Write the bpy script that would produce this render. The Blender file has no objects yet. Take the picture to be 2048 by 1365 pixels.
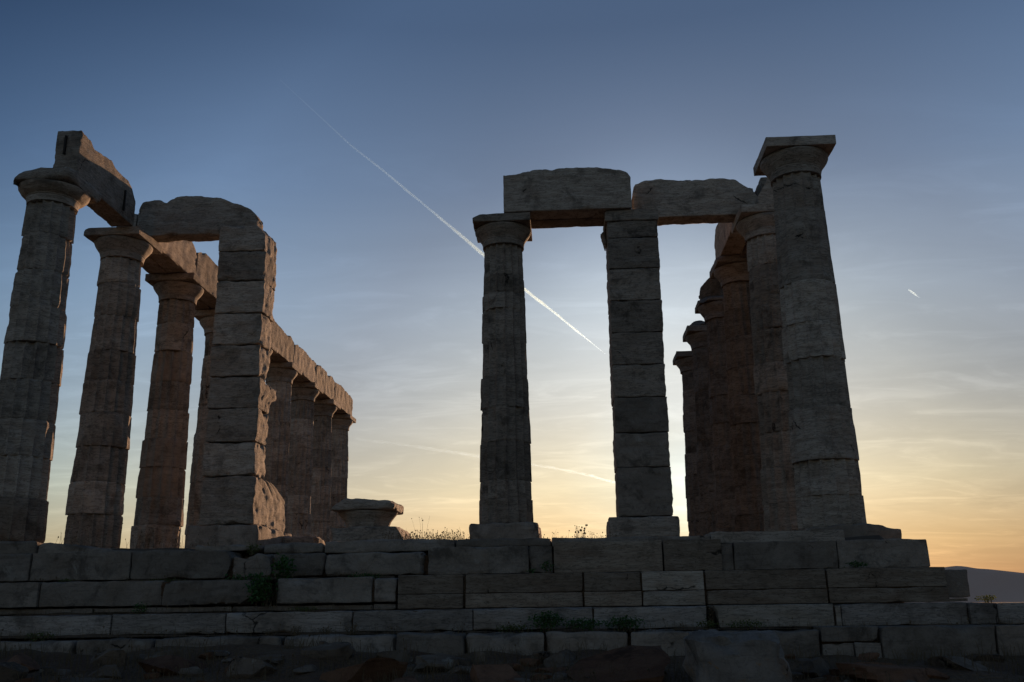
import bpy, math, random
import numpy as np
from mathutils import Matrix, Vector

R = math.radians
SC = bpy.context.scene
COL = SC.collection
rng = np.random.default_rng(7)
random.seed(7)

# ------------------------------------------------------------------ camera
CX, CY, CZ = 8.3098, -16.3703, -0.8517
YAW, PITCH, ROLL, LENS = 0.0544, 0.2770, 0.0137, 33.062
cam_d = bpy.data.cameras.new('camera')
cam = bpy.data.objects.new('camera', cam_d); COL.objects.link(cam)
cam_d.sensor_width = 36.0; cam_d.lens = LENS
cam_d.clip_start = 0.05; cam_d.clip_end = 250000.0
fw = Vector((-math.sin(YAW)*math.cos(PITCH), math.cos(YAW)*math.cos(PITCH), math.sin(PITCH)))
rt = Vector((math.cos(YAW), math.sin(YAW), 0)); up = rt.cross(fw)
r2 = rt*math.cos(ROLL) - up*math.sin(ROLL); u2 = rt*math.sin(ROLL) + up*math.cos(ROLL)
m = Matrix((r2, u2, -fw)).transposed().to_4x4(); m.translation = Vector((CX, CY, CZ))
cam.matrix_world = m
SC.camera = cam

# ------------------------------------------------------------------ light
SUN_AZ, SUN_EL = 7.6, 6.0            # degrees clockwise from +Y, above the horizon
SC.view_settings.view_transform = 'Standard'; SC.view_settings.look = 'None'
SC.view_settings.exposure = 0.0; SC.view_settings.gamma = 1.0
SC.view_settings.use_curve_mapping = False
SKY_STRENGTH, SUN_STRENGTH = 0.10, 5.0

sd = bpy.data.lights.new('sun', 'SUN'); so = bpy.data.objects.new('sun', sd); COL.objects.link(so)
sd.energy = SUN_STRENGTH; sd.angle = R(0.53); sd.color = (1.0, 0.57, 0.31)
sdir = Vector((math.sin(R(SUN_AZ))*math.cos(R(SUN_EL)), math.cos(R(SUN_AZ))*math.cos(R(SUN_EL)), math.sin(R(SUN_EL))))
so.rotation_euler = sdir.to_track_quat('Z', 'Y').to_euler()

W = bpy.data.worlds.new('World'); SC.world = W; W.use_nodes = True

# elevation (sine) -> tint of the air column; angle from the sun (deg) -> aureole, and boosted sky opposite
AIR_EL = [(0.0, (.0518, .0385, .0385)), (.06, (.096, .087, .072)), (.12, (.1138, .1203, .1157)), (.20, (.1030, .1195, .1400)),
          (.30, (.0940, .1210, .1600)), (.42, (.0600, .0850, .1280)), (.56, (.0338, .0516, .0848))]
AIR_SUN = [(0, (2.2158, 2.4806, 2.878)), (4, (2.0988, 1.9505, 1.7845)), (8, (2.3331, 1.9592, 1.5655)), (14, (2.5707, 2.0607, 1.5768)),
           (22, (2.2968, 1.7721, 1.4073)), (34, (2.5567, 2.1066, 1.77)), (50, (1.0, 1.0, 1.0)),
           (95, (1.62, 1.32, 1.08)), (180, (1.95, 1.50, 1.17))]  # unseen sky behind the camera, raised to light the stone fronts
def world():
    nt = W.node_tree; N = nt.nodes; L = nt.links; N.clear()
    def math_(op, a, b=None, c=None):
        n = N.new('ShaderNodeMath'); n.operation = op
        for i, v in enumerate((a, b, c)):
            if v is None: continue
            if isinstance(v, (int, float)): n.inputs[i].default_value = v
            else: L.new(v, n.inputs[i])
        return n.outputs[0]
    def vmath(op, a, b=None):
        n = N.new('ShaderNodeVectorMath'); n.operation = op
        for i, v in enumerate((a, b)):
            if v is None: continue
            if op == 'SCALE' and i == 1:
                if isinstance(v, (int, float)): n.inputs['Scale'].default_value = v
                else: L.new(v, n.inputs['Scale'])
            elif isinstance(v, (tuple, list)): n.inputs[i].default_value = v
            else: L.new(v, n.inputs[i])
        return n.outputs[1] if op == 'DOT_PRODUCT' else n.outputs[0]
    def ramp(fac, pts, k):
        n = N.new('ShaderNodeValToRGB'); L.new(fac, n.inputs[0]); e = n.color_ramp.elements
        while len(e) < len(pts): e.new(0.5)
        for q, (p, c) in zip(e, pts): q.position = p; q.color = (c[0]*k, c[1]*k, c[2]*k, 1)
        return n.outputs[0]
    out = N.new('ShaderNodeOutputWorld'); bg = N.new('ShaderNodeBackground')
    bg.inputs['Strength'].default_value = SKY_STRENGTH
    sky = N.new('ShaderNodeTexSky'); sky.sky_type = 'NISHITA'; sky.sun_disc = False
    sky.sun_elevation = R(SUN_EL); sky.sun_rotation = R(SUN_AZ)
    sky.altitude = 60; sky.air_density = 1.0; sky.dust_density = 0.6; sky.ozone_density = 3.0
    geo = N.new('ShaderNodeTexCoord').outputs['Generated']
    d = vmath('NORMALIZE', geo)
    sep = N.new('ShaderNodeSeparateXYZ'); L.new(d, sep.inputs[0])
    gam = N.new('ShaderNodeGamma'); L.new(sky.outputs[0], gam.inputs[0]); gam.inputs[1].default_value = 0.5
    el = ramp(math_('MAXIMUM', sep.outputs[2], 0.0), AIR_EL, 5.0)
    ang = math_('ARCCOSINE', math_('MINIMUM', vmath('DOT_PRODUCT', d, tuple(sdir)), 0.99999))
    au = ramp(math_('DIVIDE', ang, R(180)), [(a/180, c) for a, c in AIR_SUN], 0.25)
    c = vmath('MULTIPLY', gam.outputs[0], el); c = vmath('MULTIPLY', c, au)
    # hazy column of light over the sun, duller air away to its right
    ta = math_('DIVIDE', sep.outputs[0], math_('MAXIMUM', sep.outputs[1], .05))
    def mr_(v, a, b, lo=0.0, hi=1.0):
        n = N.new('ShaderNodeMapRange'); n.interpolation_type = 'SMOOTHSTEP'
        for i, q in enumerate((a, b, lo, hi)): n.inputs[i+1].default_value = q
        L.new(v, n.inputs[0]); return n.outputs[0]
    off = math_('ABSOLUTE', math_('SUBTRACT', ta, .10))
    col_ = math_('MULTIPLY', mr_(off, .19, .0), math_('MULTIPLY', mr_(sep.outputs[2], .12, .24), mr_(sep.outputs[2], .60, .32)))
    dull = math_('MULTIPLY', mr_(ta, .22, .44), mr_(sep.outputs[2], .42, .20))
    c = vmath('SCALE', c, math_('MULTIPLY', math_('MULTIPLY_ADD', col_, .24, 1.0), math_('MULTIPLY_ADD', dull, -.17, 1.0)))
    lowl = math_('MULTIPLY', mr_(ta, -.05, -.30), mr_(sep.outputs[2], .20, .06))
    c = vmath('SCALE', c, math_('MULTIPLY_ADD', lowl, .16, 1.0))
    c = vmath('SCALE', c, 0.8/SKY_STRENGTH)
    # thin high cloud: a flat layer seen in perspective
    den = math_('ADD', math_('MAXIMUM', sep.outputs[2], 0.0), 0.13)
    px = math_('DIVIDE', sep.outputs[0], den); py = math_('DIVIDE', sep.outputs[1], den)
    cmb = N.new('ShaderNodeCombineXYZ'); L.new(px, cmb.inputs[0]); L.new(py, cmb.inputs[1])
    def cloud(scale, rot, stretch, detail, dist, lo, hi):
        mp = N.new('ShaderNodeMapping'); mp.inputs['Rotation'].default_value = (0, 0, rot)
        mp.inputs['Scale'].default_value = (1, stretch, 1); L.new(cmb.outputs[0], mp.inputs[0])
        n = N.new('ShaderNodeTexNoise'); n.inputs['Scale'].default_value = scale; n.inputs['Detail'].default_value = detail
        n.inputs['Roughness'].default_value = 0.62; n.inputs['Distortion'].default_value = dist
        L.new(mp.outputs[0], n.inputs['Vector'])
        mr = N.new('ShaderNodeMapRange'); mr.interpolation_type = 'SMOOTHSTEP'
        mr.inputs[1].default_value = lo; mr.inputs[2].default_value = hi; L.new(n.outputs[0], mr.inputs[0])
        return mr.outputs[0]
    veil = cloud(1.0, 0.5, 1.8, 8, 0.8, 0.36, 0.68)
    wisp = cloud(2.4, -0.55, 2.2, 11, 1.2, 0.46, 0.74)
    # cloud shows where the light comes through it: low and towards the sun
    reach = N.new('ShaderNodeMapRange'); reach.inputs[1].default_value = 0.52; reach.inputs[2].default_value = 0.20
    L.new(sep.outputs[2], reach.inputs[0])
    f = math_('ADD', math_('MULTIPLY', veil, 0.11), math_('MULTIPLY', wisp, 0.17))
    f = math_('MULTIPLY', f, reach.outputs[0])
    c = vmath('SCALE', c, math_('ADD', f, 0.975))
    L.new(c, bg.inputs['Color']); L.new(bg.outputs[0], out.inputs['Surface'])
world()

# ------------------------------------------------------------------ noise + mesh helpers
_perm = np.random.default_rng(3).permutation(256); _perm = np.concatenate([_perm, _perm, _perm])
_g = np.random.default_rng(4).normal(size=(256, 3)); _g /= np.linalg.norm(_g, axis=1)[:, None]
def perlin(P):
    P = np.asarray(P, float); I = np.floor(P).astype(int); F = P - I; I &= 255
    U = F*F*F*(F*(F*6-15)+10); res = 0
    for dx in (0, 1):
        for dy in (0, 1):
            for dz in (0, 1):
                h = _perm[_perm[_perm[I[:, 0]+dx] + I[:, 1]+dy] + I[:, 2]+dz]
                g = _g[h]; v = (g*(F-np.array([dx, dy, dz]))).sum(1)
                w = (U[:, 0] if dx else 1-U[:, 0])*(U[:, 1] if dy else 1-U[:, 1])*(U[:, 2] if dz else 1-U[:, 2])
                res = res + w*v
    return res*1.6
def fbm(P, oct=3, gain=0.5):
    a, s, t = 1.0, 0, 0; P = np.asarray(P, float)
    for i in range(oct):
        s = s + a*perlin(P*(2.03**i) + 17.3*i); t += a; a *= gain
    return s/t
_seed = [0]
def seed_off():
    _seed[0] += 1
    return np.random.default_rng(_seed[0]*13+5).uniform(-90, 90, 3)

def link(name, V, F, mat, parent=None, smooth=True, sharp=40, org=None):
    """one mesh object; V are world metres, stored about org (or the parent's place)"""
    base = np.zeros(3)
    if parent is not None:
        q = parent
        while q is not None:
            base = base + np.array(q.location); q = q.parent
    o0 = np.array(org, float) if org is not None else base
    me = bpy.data.meshes.new(name)
    V = np.asarray(V, float) - o0
    me.from_pydata(V.tolist(), [], F if isinstance(F, list) else F.tolist())
    if smooth:
        me.polygons.foreach_set('use_smooth', [True]*len(me.polygons))
        if sharp: me.set_sharp_from_angle(angle=R(sharp))
    me.update()
    me.materials.append(mat)
    o = bpy.data.objects.new(name, me); COL.objects.link(o)
    o.location = Vector(o0 - base)
    if parent is not None: o.parent = parent
    return o
def tag(o, label=None, cat=None, group=None, kind=None):
    if label: o['label'] = label
    if cat: o['category'] = cat
    if group: o['group'] = group
    if cat and not kind: kind = 'thing'
    if kind: o['kind'] = kind
    return o
def thing(name, label, cat, loc, group=None):
    e = bpy.data.objects.new(name, None); COL.objects.link(e); e.location = loc; e.empty_display_size = 0.2
    return tag(e, label, cat, group)

def axis_pts(a, b, step, r):
    n = max(2, int(round((b-a-2*r)/step)))
    mid = np.linspace(a+r, b-r, n+1)
    return np.concatenate([[a, a+r*.35], mid, [b-r*.35, b]])
def lattice(xs, ys, zs):
    nx, ny, nz = len(xs), len(ys), len(zs); Q = []
    def face(ii, jj, fn, flip):
        I, J = np.meshgrid(np.arange(ii-1), np.arange(jj-1), indexing='ij'); I = I.ravel(); J = J.ravel()
        q = [fn(I, J), fn(I+1, J), fn(I+1, J+1), fn(I, J+1)]
        if flip: q = q[::-1]
        Q.append(np.stack(q, 1))
    key = lambda i, j, k: (i*ny + j)*nz + k
    z0 = lambda A: np.zeros_like(A)
    face(nx, ny, lambda I, J: key(I, J, z0(I)), True)
    face(nx, ny, lambda I, J: key(I, J, z0(I)+nz-1), False)
    face(nx, nz, lambda I, J: key(I, z0(I), J), False)
    face(nx, nz, lambda I, J: key(I, z0(I)+ny-1, J), True)
    face(ny, nz, lambda I, J: key(z0(I), I, J), True)
    face(ny, nz, lambda I, J: key(z0(I)+nx-1, I, J), False)
    Q = np.concatenate(Q); u, inv = np.unique(Q, return_inverse=True)
    Fc = inv.reshape(Q.shape)
    k = u % nz; j = (u//nz) % ny; i = u//(nz*ny)
    return np.stack([xs[i], ys[j], zs[k]], 1), Fc

def block_mesh(lo, hi, step=.07, r=.03, amp=.008, chip=.03, top=None, bot=None, ends=None, cuts=(), freq=2.2, rough=3, layer=0.0):
    """worn stone block: rounded, chipped edges, optional profiles.
    top=(axis, [(s,z)..]) upper outline along an axis; ends=(axis, 'hi'/'lo', [(z, pos)..]); cuts=[(point, normal)]"""
    lo = np.array(lo, float); hi = np.array(hi, float); off = seed_off()
    rr = min(r*1.6, (hi-lo).min()*.42)
    P, F = lattice(*[axis_pts(lo[a], hi[a], step, rr) for a in range(3)])
    n1 = fbm(P*freq + off, 3); n2 = fbm(P*freq*3 + off + 31, 2)
    R_ = np.clip(r*(1 + 1.5*n1) + chip*np.clip(n1*1.6 + n2*.9 - .25, 0, 1)*2.2, .004, (hi-lo).min()*.48)[:, None]
    Q = np.clip(P, lo+R_, hi-R_); D = P-Q; L = np.linalg.norm(D, axis=1)[:, None]
    P0 = P.copy()
    P = np.where(L > 1e-9, Q + D/np.maximum(L, 1e-9)*np.minimum(L, R_), P)
    # face normal direction for surface noise
    nrm = np.where(L > 1e-9, D/np.maximum(L, 1e-9), 0)
    P = P + nrm*(amp*(fbm(P0*freq*1.7 + off + 7, rough) )[:, None]*1.8 - amp*.5)
    if layer: P = P + nrm*(layer*fbm(P0*np.array([1.6, 1.6, 9.0])+off+21, 3))[:, None]*2
    if top:
        ax, pts = top; s, z = np.array(pts).T
        zt = np.interp(P[:, ax], s, z) + .035*fbm(P0*6+off, 4)
        t = (P[:, 2]-lo[2])/(hi[2]-lo[2]); P[:, 2] = lo[2] + t*(zt-lo[2])
    if bot:
        ax, pts = bot; s, z = np.array(pts).T
        zb = np.interp(P[:, ax], s, z); t = (hi[2]-P[:, 2])/(hi[2]-lo[2]); P[:, 2] = P[:, 2] + t*(zb-lo[2])
    if ends:
        for ax, side, pts in ends:
            z, q = np.array(pts).T; nq = fbm(P0*4.2+off+3, 3); tgt = np.interp(P[:, 2], z, q) + .08*(np.round(nq*5)/5*.65 + nq*.35)
            if side == 'hi': t = (P[:, ax]-lo[ax])/(hi[ax]-lo[ax]); P[:, ax] = lo[ax] + t*(tgt-lo[ax])
            else: t = (hi[ax]-P[:, ax])/(hi[ax]-lo[ax]); P[:, ax] = hi[ax] - t*(hi[ax]-tgt)
    for pt, n in cuts:
        n = np.array(n, float); n /= np.linalg.norm(n)
        dd = (P-np.array(pt))@n + .03*fbm(P0*4+off+11, 3)
        P = P - np.maximum(dd, 0)[:, None]*n
    return P, F
def block(name, lo, hi, mat, parent=None, org=None, **k):
    P, F = block_mesh(lo, hi, **k)
    return link(name, P, F, mat, parent, org=org)

# ------------------------------------------------------------------ materials
def mat_base(name):
    m = bpy.data.materials.new(name); m.use_nodes = True
    return m, m.node_tree.nodes, m.node_tree.links, m.node_tree.nodes['Principled BSDF']
def stone(name, c1, c2, stain, stain_amt=.5, streak=5.0, grime=.45, scale=1.0, bump=.5, tilt=0.0, lichen=None):
    m, N, L, B = mat_base(name)
    tc = N.new('ShaderNodeTexCoord'); oi = N.new('ShaderNodeObjectInfo')
    sc = N.new('ShaderNodeVectorMath'); sc.operation = 'SCALE'; sc.inputs[0].default_value = (37, 71, 53)
    L.new(oi.outputs['Random'], sc.inputs['Scale'])
    ad = N.new('ShaderNodeVectorMath'); ad.operation = 'ADD'; L.new(tc.outputs['Object'], ad.inputs[0]); L.new(sc.outputs[0], ad.inputs[1])
    mp = N.new('ShaderNodeMapping'); mp.inputs['Scale'].default_value = (scale, scale, scale*streak)
    mp.inputs['Rotation'].default_value = (0, tilt, 0); L.new(ad.outputs[0], mp.inputs[0])
    def noise(src, s, d, r=.6, dist=0.0):
        n = N.new('ShaderNodeTexNoise'); n.inputs['Scale'].default_value = s; n.inputs['Detail'].default_value = d
        n.inputs['Roughness'].default_value = r; n.inputs['Distortion'].default_value = dist; L.new(src, n.inputs['Vector']); return n.outputs[0]
    def rng_(v, a, b, lo=0.0, hi=1.0):
        n = N.new('ShaderNodeMapRange'); n.interpolation_type = 'SMOOTHSTEP'
        for i, q in enumerate((a, b, lo, hi)): n.inputs[i+1].default_value = q
        L.new(v, n.inputs[0]); return n.outputs[0]
    def mix(f, a, b):
        n = N.new('ShaderNodeMix'); n.data_type = 'RGBA'
        if isinstance(f, float): n.inputs[0].default_value = f
        else: L.new(f, n.inputs[0])
        for i, q in ((6, a), (7, b)):
            if isinstance(q, tuple): n.inputs[i].default_value = (*q, 1)
            else: L.new(q, n.inputs[i])
        return n.outputs[2]
    st = noise(mp.outputs[0], 2.2, 7, .65, .5)
    col = mix(rng_(st, .32, .68), c1, c2)
    big = noise(ad.outputs[0], 1.3, 5, .6, .8)
    col = mix(rng_(big, .46, .72, 0, stain_amt), col, stain)
    # veins: thin dark lines along the bedding
    vein = noise(mp.outputs[0], 5.0, 4, .55, .7)
    ab = N.new('ShaderNodeMath'); ab.operation = 'SUBTRACT'; L.new(vein, ab.inputs[0]); ab.inputs[1].default_value = .5
    a2 = N.new('ShaderNodeMath'); a2.operation = 'ABSOLUTE'; L.new(ab.outputs[0], a2.inputs[0])
    dark = tuple(q*.38 for q in c1)
    col = mix(rng_(a2.outputs[0], .0, .04, .75 if streak > 2 else .22, 0.0), col, dark)
    # weather crust in patches, pits
    gr = noise(ad.outputs[0], 2.6, 9, .72, .3)
    col = mix(rng_(gr, .50, .66, 0, min(1, grime*1.4)), col, tuple(q*.28 for q in c1))
    # layered crust following the bedding
    ly = N.new('ShaderNodeMapping'); ly.inputs['Scale'].default_value = (1.1, 1.1, 9.0); ly.inputs['Rotation'].default_value = (0, tilt, 0); L.new(ad.outputs[0], ly.inputs[0])
    ln_ = noise(ly.outputs[0], 2.4, 8, .7, .2); col = mix(rng_(ln_, .52, .66, 0, .40), col, tuple(q*.33 for q in c1))
    # a few cracks
    wv = N.new('ShaderNodeMix'); wv.data_type = 'VECTOR'; wv.inputs[0].default_value = .35
    nv = N.new('ShaderNodeTexNoise'); nv.inputs['Scale'].default_value = 3; nv.inputs['Detail'].default_value = 4; L.new(ad.outputs[0], nv.inputs['Vector'])
    L.new(ad.outputs[0], wv.inputs[4]); L.new(nv.outputs['Color'], wv.inputs[5])
    vo = N.new('ShaderNodeTexVoronoi'); vo.feature = 'DISTANCE_TO_EDGE'; vo.inputs['Scale'].default_value = .9; L.new(wv.outputs[1], vo.inputs['Vector'])
    ck = N.new('ShaderNodeMath'); ck.operation = 'MULTIPLY'; L.new(rng_(vo.outputs['Distance'], .002, .010, 1, 0), ck.inputs[0]); L.new(rng_(big, .585, .63), ck.inputs[1])
    col = mix(ck.outputs[0], col, tuple(q*.12 for q in c1))
    fine = noise(ad.outputs[0], 34, 6, .7)
    col = mix(rng_(fine, .30, .48, .28, 0), col, tuple(q*.35 for q in c1))
    if lichen:
        ln = noise(ad.outputs[0], 3.4, 6, .7, .4); col = mix(rng_(ln, .60, .68, 0, .8), col, lichen)
    hs = N.new('ShaderNodeHueSaturation'); L.new(col, hs.inputs['Color'])
    L.new(rng_(oi.outputs['Random'], 0, 1, .78, 1.2), hs.inputs['Value']); hs.inputs['Saturation'].default_value = 1.0
    L.new(hs.outputs[0], B.inputs['Base Color'])
    B.inputs['Roughness'].default_value = .88; B.inputs['Specular IOR Level'].default_value = .25
    hsum = N.new('ShaderNodeMath'); hsum.operation = 'ADD'; L.new(st, hsum.inputs[0])
    mu = N.new('ShaderNodeMath'); mu.operation = 'MULTIPLY_ADD'; L.new(fine, mu.inputs[0]); mu.inputs[1].default_value = .35; L.new(gr, mu.inputs[2])
    L.new(mu.outputs[0], hsum.inputs[1])
    bp = N.new('ShaderNodeBump'); bp.inputs['Strength'].default_value = bump; bp.inputs['Distance'].default_value = .035
    hc = N.new('ShaderNodeMath'); hc.operation = 'MULTIPLY_ADD'; L.new(ck.outputs[0], hc.inputs[0]); hc.inputs[1].default_value = -.6; L.new(hsum.outputs[0], hc.inputs[2])
    L.new(hc.outputs[0], bp.inputs['Height']); L.new(bp.outputs[0], B.inputs['Normal'])
    return m
M = {}
M['grey'] = stone('weathered_grey_marble', (.345, .297, .25), (.485, .435, .38), (.28, .215, .165), .6, 6, bump=.7)
M['darkgrey'] = stone('crusted_grey_marble', (.285, .245, .205), (.385, .337, .29), (.23, .18, .14), .6, 5, .6, bump=.7)
M['warm'] = stone('weathered_brown_marble', (.295, .255, .215), (.40, .352, .305), (.215, .165, .125), .7, 4, .5)
M['rust'] = stone('iron_stained_marble', (.245, .205, .17), (.32, .272, .23), (.17, .125, .092), .8, 1.5, .5)
M['pale'] = stone('replacement_marble', (.34, .30, .25), (.43, .40, .355), (.26, .20, .15), .7, 7, .2, bump=.25)
M['diag'] = stone('slanting_veined_marble', (.35, .315, .265), (.45, .42, .38), (.30, .24, .17), .5, 7, .2, bump=.25, tilt=.8)
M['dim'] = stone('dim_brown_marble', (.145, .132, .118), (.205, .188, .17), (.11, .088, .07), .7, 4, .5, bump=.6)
M['step'] = stone('bedded_grey_marble', (.245, .225, .205), (.345, .322, .30), (.19, .155, .125), .55, 7, .4, bump=.5)
M['rough'] = stone('pitted_limestone', (.21, .182, .155), (.29, .258, .225), (.185, .14, .105), .5, 1.2, .5, 1.2, .9, lichen=(.30, .285, .255))
M['band'] = stone('banded_brown_marble', (.225, .18, .14), (.31, .265, .215), (.17, .12, .085), .7, 7, .3, bump=.3)
M['rock'] = stone('field_rock', (.13, .10, .075), (.20, .165, .13), (.14, .095, .06), .6, 1, .6, 1.3, 1.0, lichen=(.27, .25, .21))
M['boulder'] = stone('lichened_boulder', (.19, .172, .155), (.265, .243, .222), (.22, .12, .055), .75, 1, .35, 1.3, .9, lichen=(.30, .17, .06))
M['redrock'] = stone('red_earth_rock', (.15, .075, .042), (.20, .11, .065), (.11, .05, .03), .7, 1, .6, 1.3, 1.0)
def plain(name, c, rough=.7, metal=0.0, trans=None):
    m, N, L, B = mat_base(name)
    tc = N.new('ShaderNodeTexCoord'); n = N.new('ShaderNodeTexNoise'); n.inputs['Scale'].default_value = 9; n.inputs['Detail'].default_value = 4
    L.new(tc.outputs['Object'], n.inputs['Vector'])
    mx = N.new('ShaderNodeMix'); mx.data_type = 'RGBA'; L.new(n.outputs[0], mx.inputs[0])
    mx.inputs[6].default_value = (*[q*.6 for q in c], 1); mx.inputs[7].default_value = (*[q*1.35 for q in c], 1)
    L.new(mx.outputs[2], B.inputs['Base Color']); B.inputs['Roughness'].default_value = rough; B.inputs['Metallic'].default_value = metal
    if trans:
        t = N.new('ShaderNodeBsdfTranslucent'); L.new(mx.outputs[2], t.inputs[0]); ms = N.new('ShaderNodeMixShader'); ms.inputs[0].default_value = trans
        L.new(B.outputs[0], ms.inputs[1]); L.new(t.outputs[0], ms.inputs[2]); L.new(ms.outputs[0], N['Material Output'].inputs['Surface'])
    return m
M['iron'] = plain('dark_iron', (.03, .027, .025), .7, .6)
M['leaf'] = plain('green_leaf', (.05, .13, .03), .6, 0, .35)
M['olive'] = plain('yellow_green_leaf', (.10, .13, .035), .7, 0, .35)
M['dryleaf'] = plain('dry_stem', (.14, .105, .06), .8, 0, .25)
M['seed'] = plain('dry_seed_head', (.07, .05, .03), .9)

# ------------------------------------------------------------------ the land, the sea, the far coast
def ground_mat():
    m, N, L, B = mat_base('dry_earth')
    tc = N.new('ShaderNodeTexCoord')
    a = N.new('ShaderNodeTexNoise'); a.inputs['Scale'].default_value = 1.4; a.inputs['Detail'].default_value = 8; L.new(tc.outputs['Object'], a.inputs['Vector'])
    b = N.new('ShaderNodeTexNoise'); b.inputs['Scale'].default_value = 24; b.inputs['Detail'].default_value = 6; L.new(tc.outputs['Object'], b.inputs['Vector'])
    cr = N.new('ShaderNodeValToRGB'); e = cr.color_ramp.elements; e[0].position = .35; e[0].color = (.16, .088, .046, 1); e[1].position = .65; e[1].color = (.22, .15, .088, 1)
    L.new(a.outputs[0], cr.inputs[0])
    mx = N.new('ShaderNodeMix'); mx.data_type = 'RGBA'; mx.blend_type = 'MULTIPLY'; mx.inputs[0].default_value = .8
    L.new(cr.outputs[0], mx.inputs[6]); L.new(b.outputs[0], mx.inputs[7]); L.new(mx.outputs[2], B.inputs['Base Color'])
    B.inputs['Roughness'].default_value = .95
    bp = N.new('ShaderNodeBump'); bp.inputs['Distance'].default_value = .06; bp.inputs['Strength'].default_value = .9; L.new(b.outputs[0], bp.inputs['Height']); L.new(bp.outputs[0], B.inputs['Normal'])
    return m
M['earth'] = ground_mat()
def gz(x, y):
    x = np.asarray(x, float); y = np.asarray(y, float)
    z = -1.33 - .13*np.clip(-6.1-y, 0, 40) + .06*np.clip(x-9, -8, 4)*-.25
    rr = np.hypot(x-6, (y-8)*.8)
    z = z - .10*np.clip(rr-32, 0, 1e9) - 14*np.clip((rr-60)/60, 0, 1)**2*1.5
    P = np.stack([x, y, x*0], -1).reshape(-1, 3)
    z = z + (.16*fbm(P*.55+3, 3) + .07*fbm(P*2.2+9, 3)).reshape(z.shape)
    return np.maximum(z, -75)
xs = np.unique(np.concatenate([np.linspace(-220, -6, 40), np.linspace(-6, 20, 150), np.linspace(20, 230, 40)]))
ys = np.unique(np.concatenate([np.linspace(-220, -18, 30), np.linspace(-18, -5, 90), np.linspace(-5, 40, 40), np.linspace(40, 230, 30)]))
X, Y = np.meshgrid(xs, ys, indexing='ij'); Z = gz(X, Y)
def sheet(X, Y, Z):
    n, mm = X.shape; I, J = np.meshgrid(np.arange(n-1), np.arange(mm-1), indexing='ij'); k = (I*mm+J).ravel()
    return np.stack([X.ravel(), Y.ravel(), Z.ravel()], 1), np.stack([k, k+mm, k+mm+1, k+1], 1)
V, F = sheet(X, Y, Z); tag(link('ground', V, F, M['earth'], sharp=None), kind='structure')
def sea_mat():
    m, N, L, B = mat_base('sea_water')
    B.inputs['Base Color'].default_value = (.012, .03, .05, 1); B.inputs['Roughness'].default_value = .18; B.inputs['IOR'].default_value = 1.33
    tc = N.new('ShaderNodeTexCoord'); n = N.new('ShaderNodeTexNoise'); n.inputs['Scale'].default_value = .12; n.inputs['Detail'].default_value = 6
    L.new(tc.outputs['Object'], n.inputs['Vector']); bp = N.new('ShaderNodeBump'); bp.inputs['Strength'].default_value = .5; bp.inputs['Distance'].default_value = 1.0
    L.new(n.outputs[0], bp.inputs['Height']); L.new(bp.outputs[0], B.inputs['Normal']); return m
g = np.array([-90000, -20000, -4000, -800, 0, 800, 4000, 20000, 90000.])
X, Y = np.meshgrid(g, g, indexing='ij'); V, F = sheet(X, Y, X*0-62)
tag(link('sea', V, F, sea_mat()), kind='structure')
def hill_mesh():
    # a low mountainous coast about 11 km off, north-west of the cape
    az = np.linspace(4, 60, 220); rg = np.linspace(9500, 15000, 26)
    A, D = np.meshgrid(az, rg, indexing='ij')
    pa = [4, 9, 13, 17, 20.6, 21.1, 21.5, 21.9, 22.3, 22.9, 24.7, 27, 31, 38, 46, 60]
    ph = [60, 190, 300, 345, 366, 380, 386, 372, 354, 340, 287, 240, 150, 120, 60, 10]
    h = np.interp(A, pa, ph)
    t = np.clip(1-np.abs(D-11300)/2100, 0, 1)**1.2
    P = np.stack([A.ravel()*.5, D.ravel()/900, A.ravel()*0], 1)
    rough = (fbm(P, 4)*60).reshape(A.shape)*np.minimum(t*(1-t)*4, 1)
    Z = -70 + (h+68)*t + rough
    return sheet(CX + D*np.sin(np.radians(A)), CY + D*np.cos(np.radians(A)), Z)
V, F = hill_mesh(); hm = plain('haze_tinted_hillside', (.85, .52, .36), .95)  # warm distance haze is put into the hillside colour
tag(link('hill', V, F[:, ::-1], hm, sharp=None), kind='structure')

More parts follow.
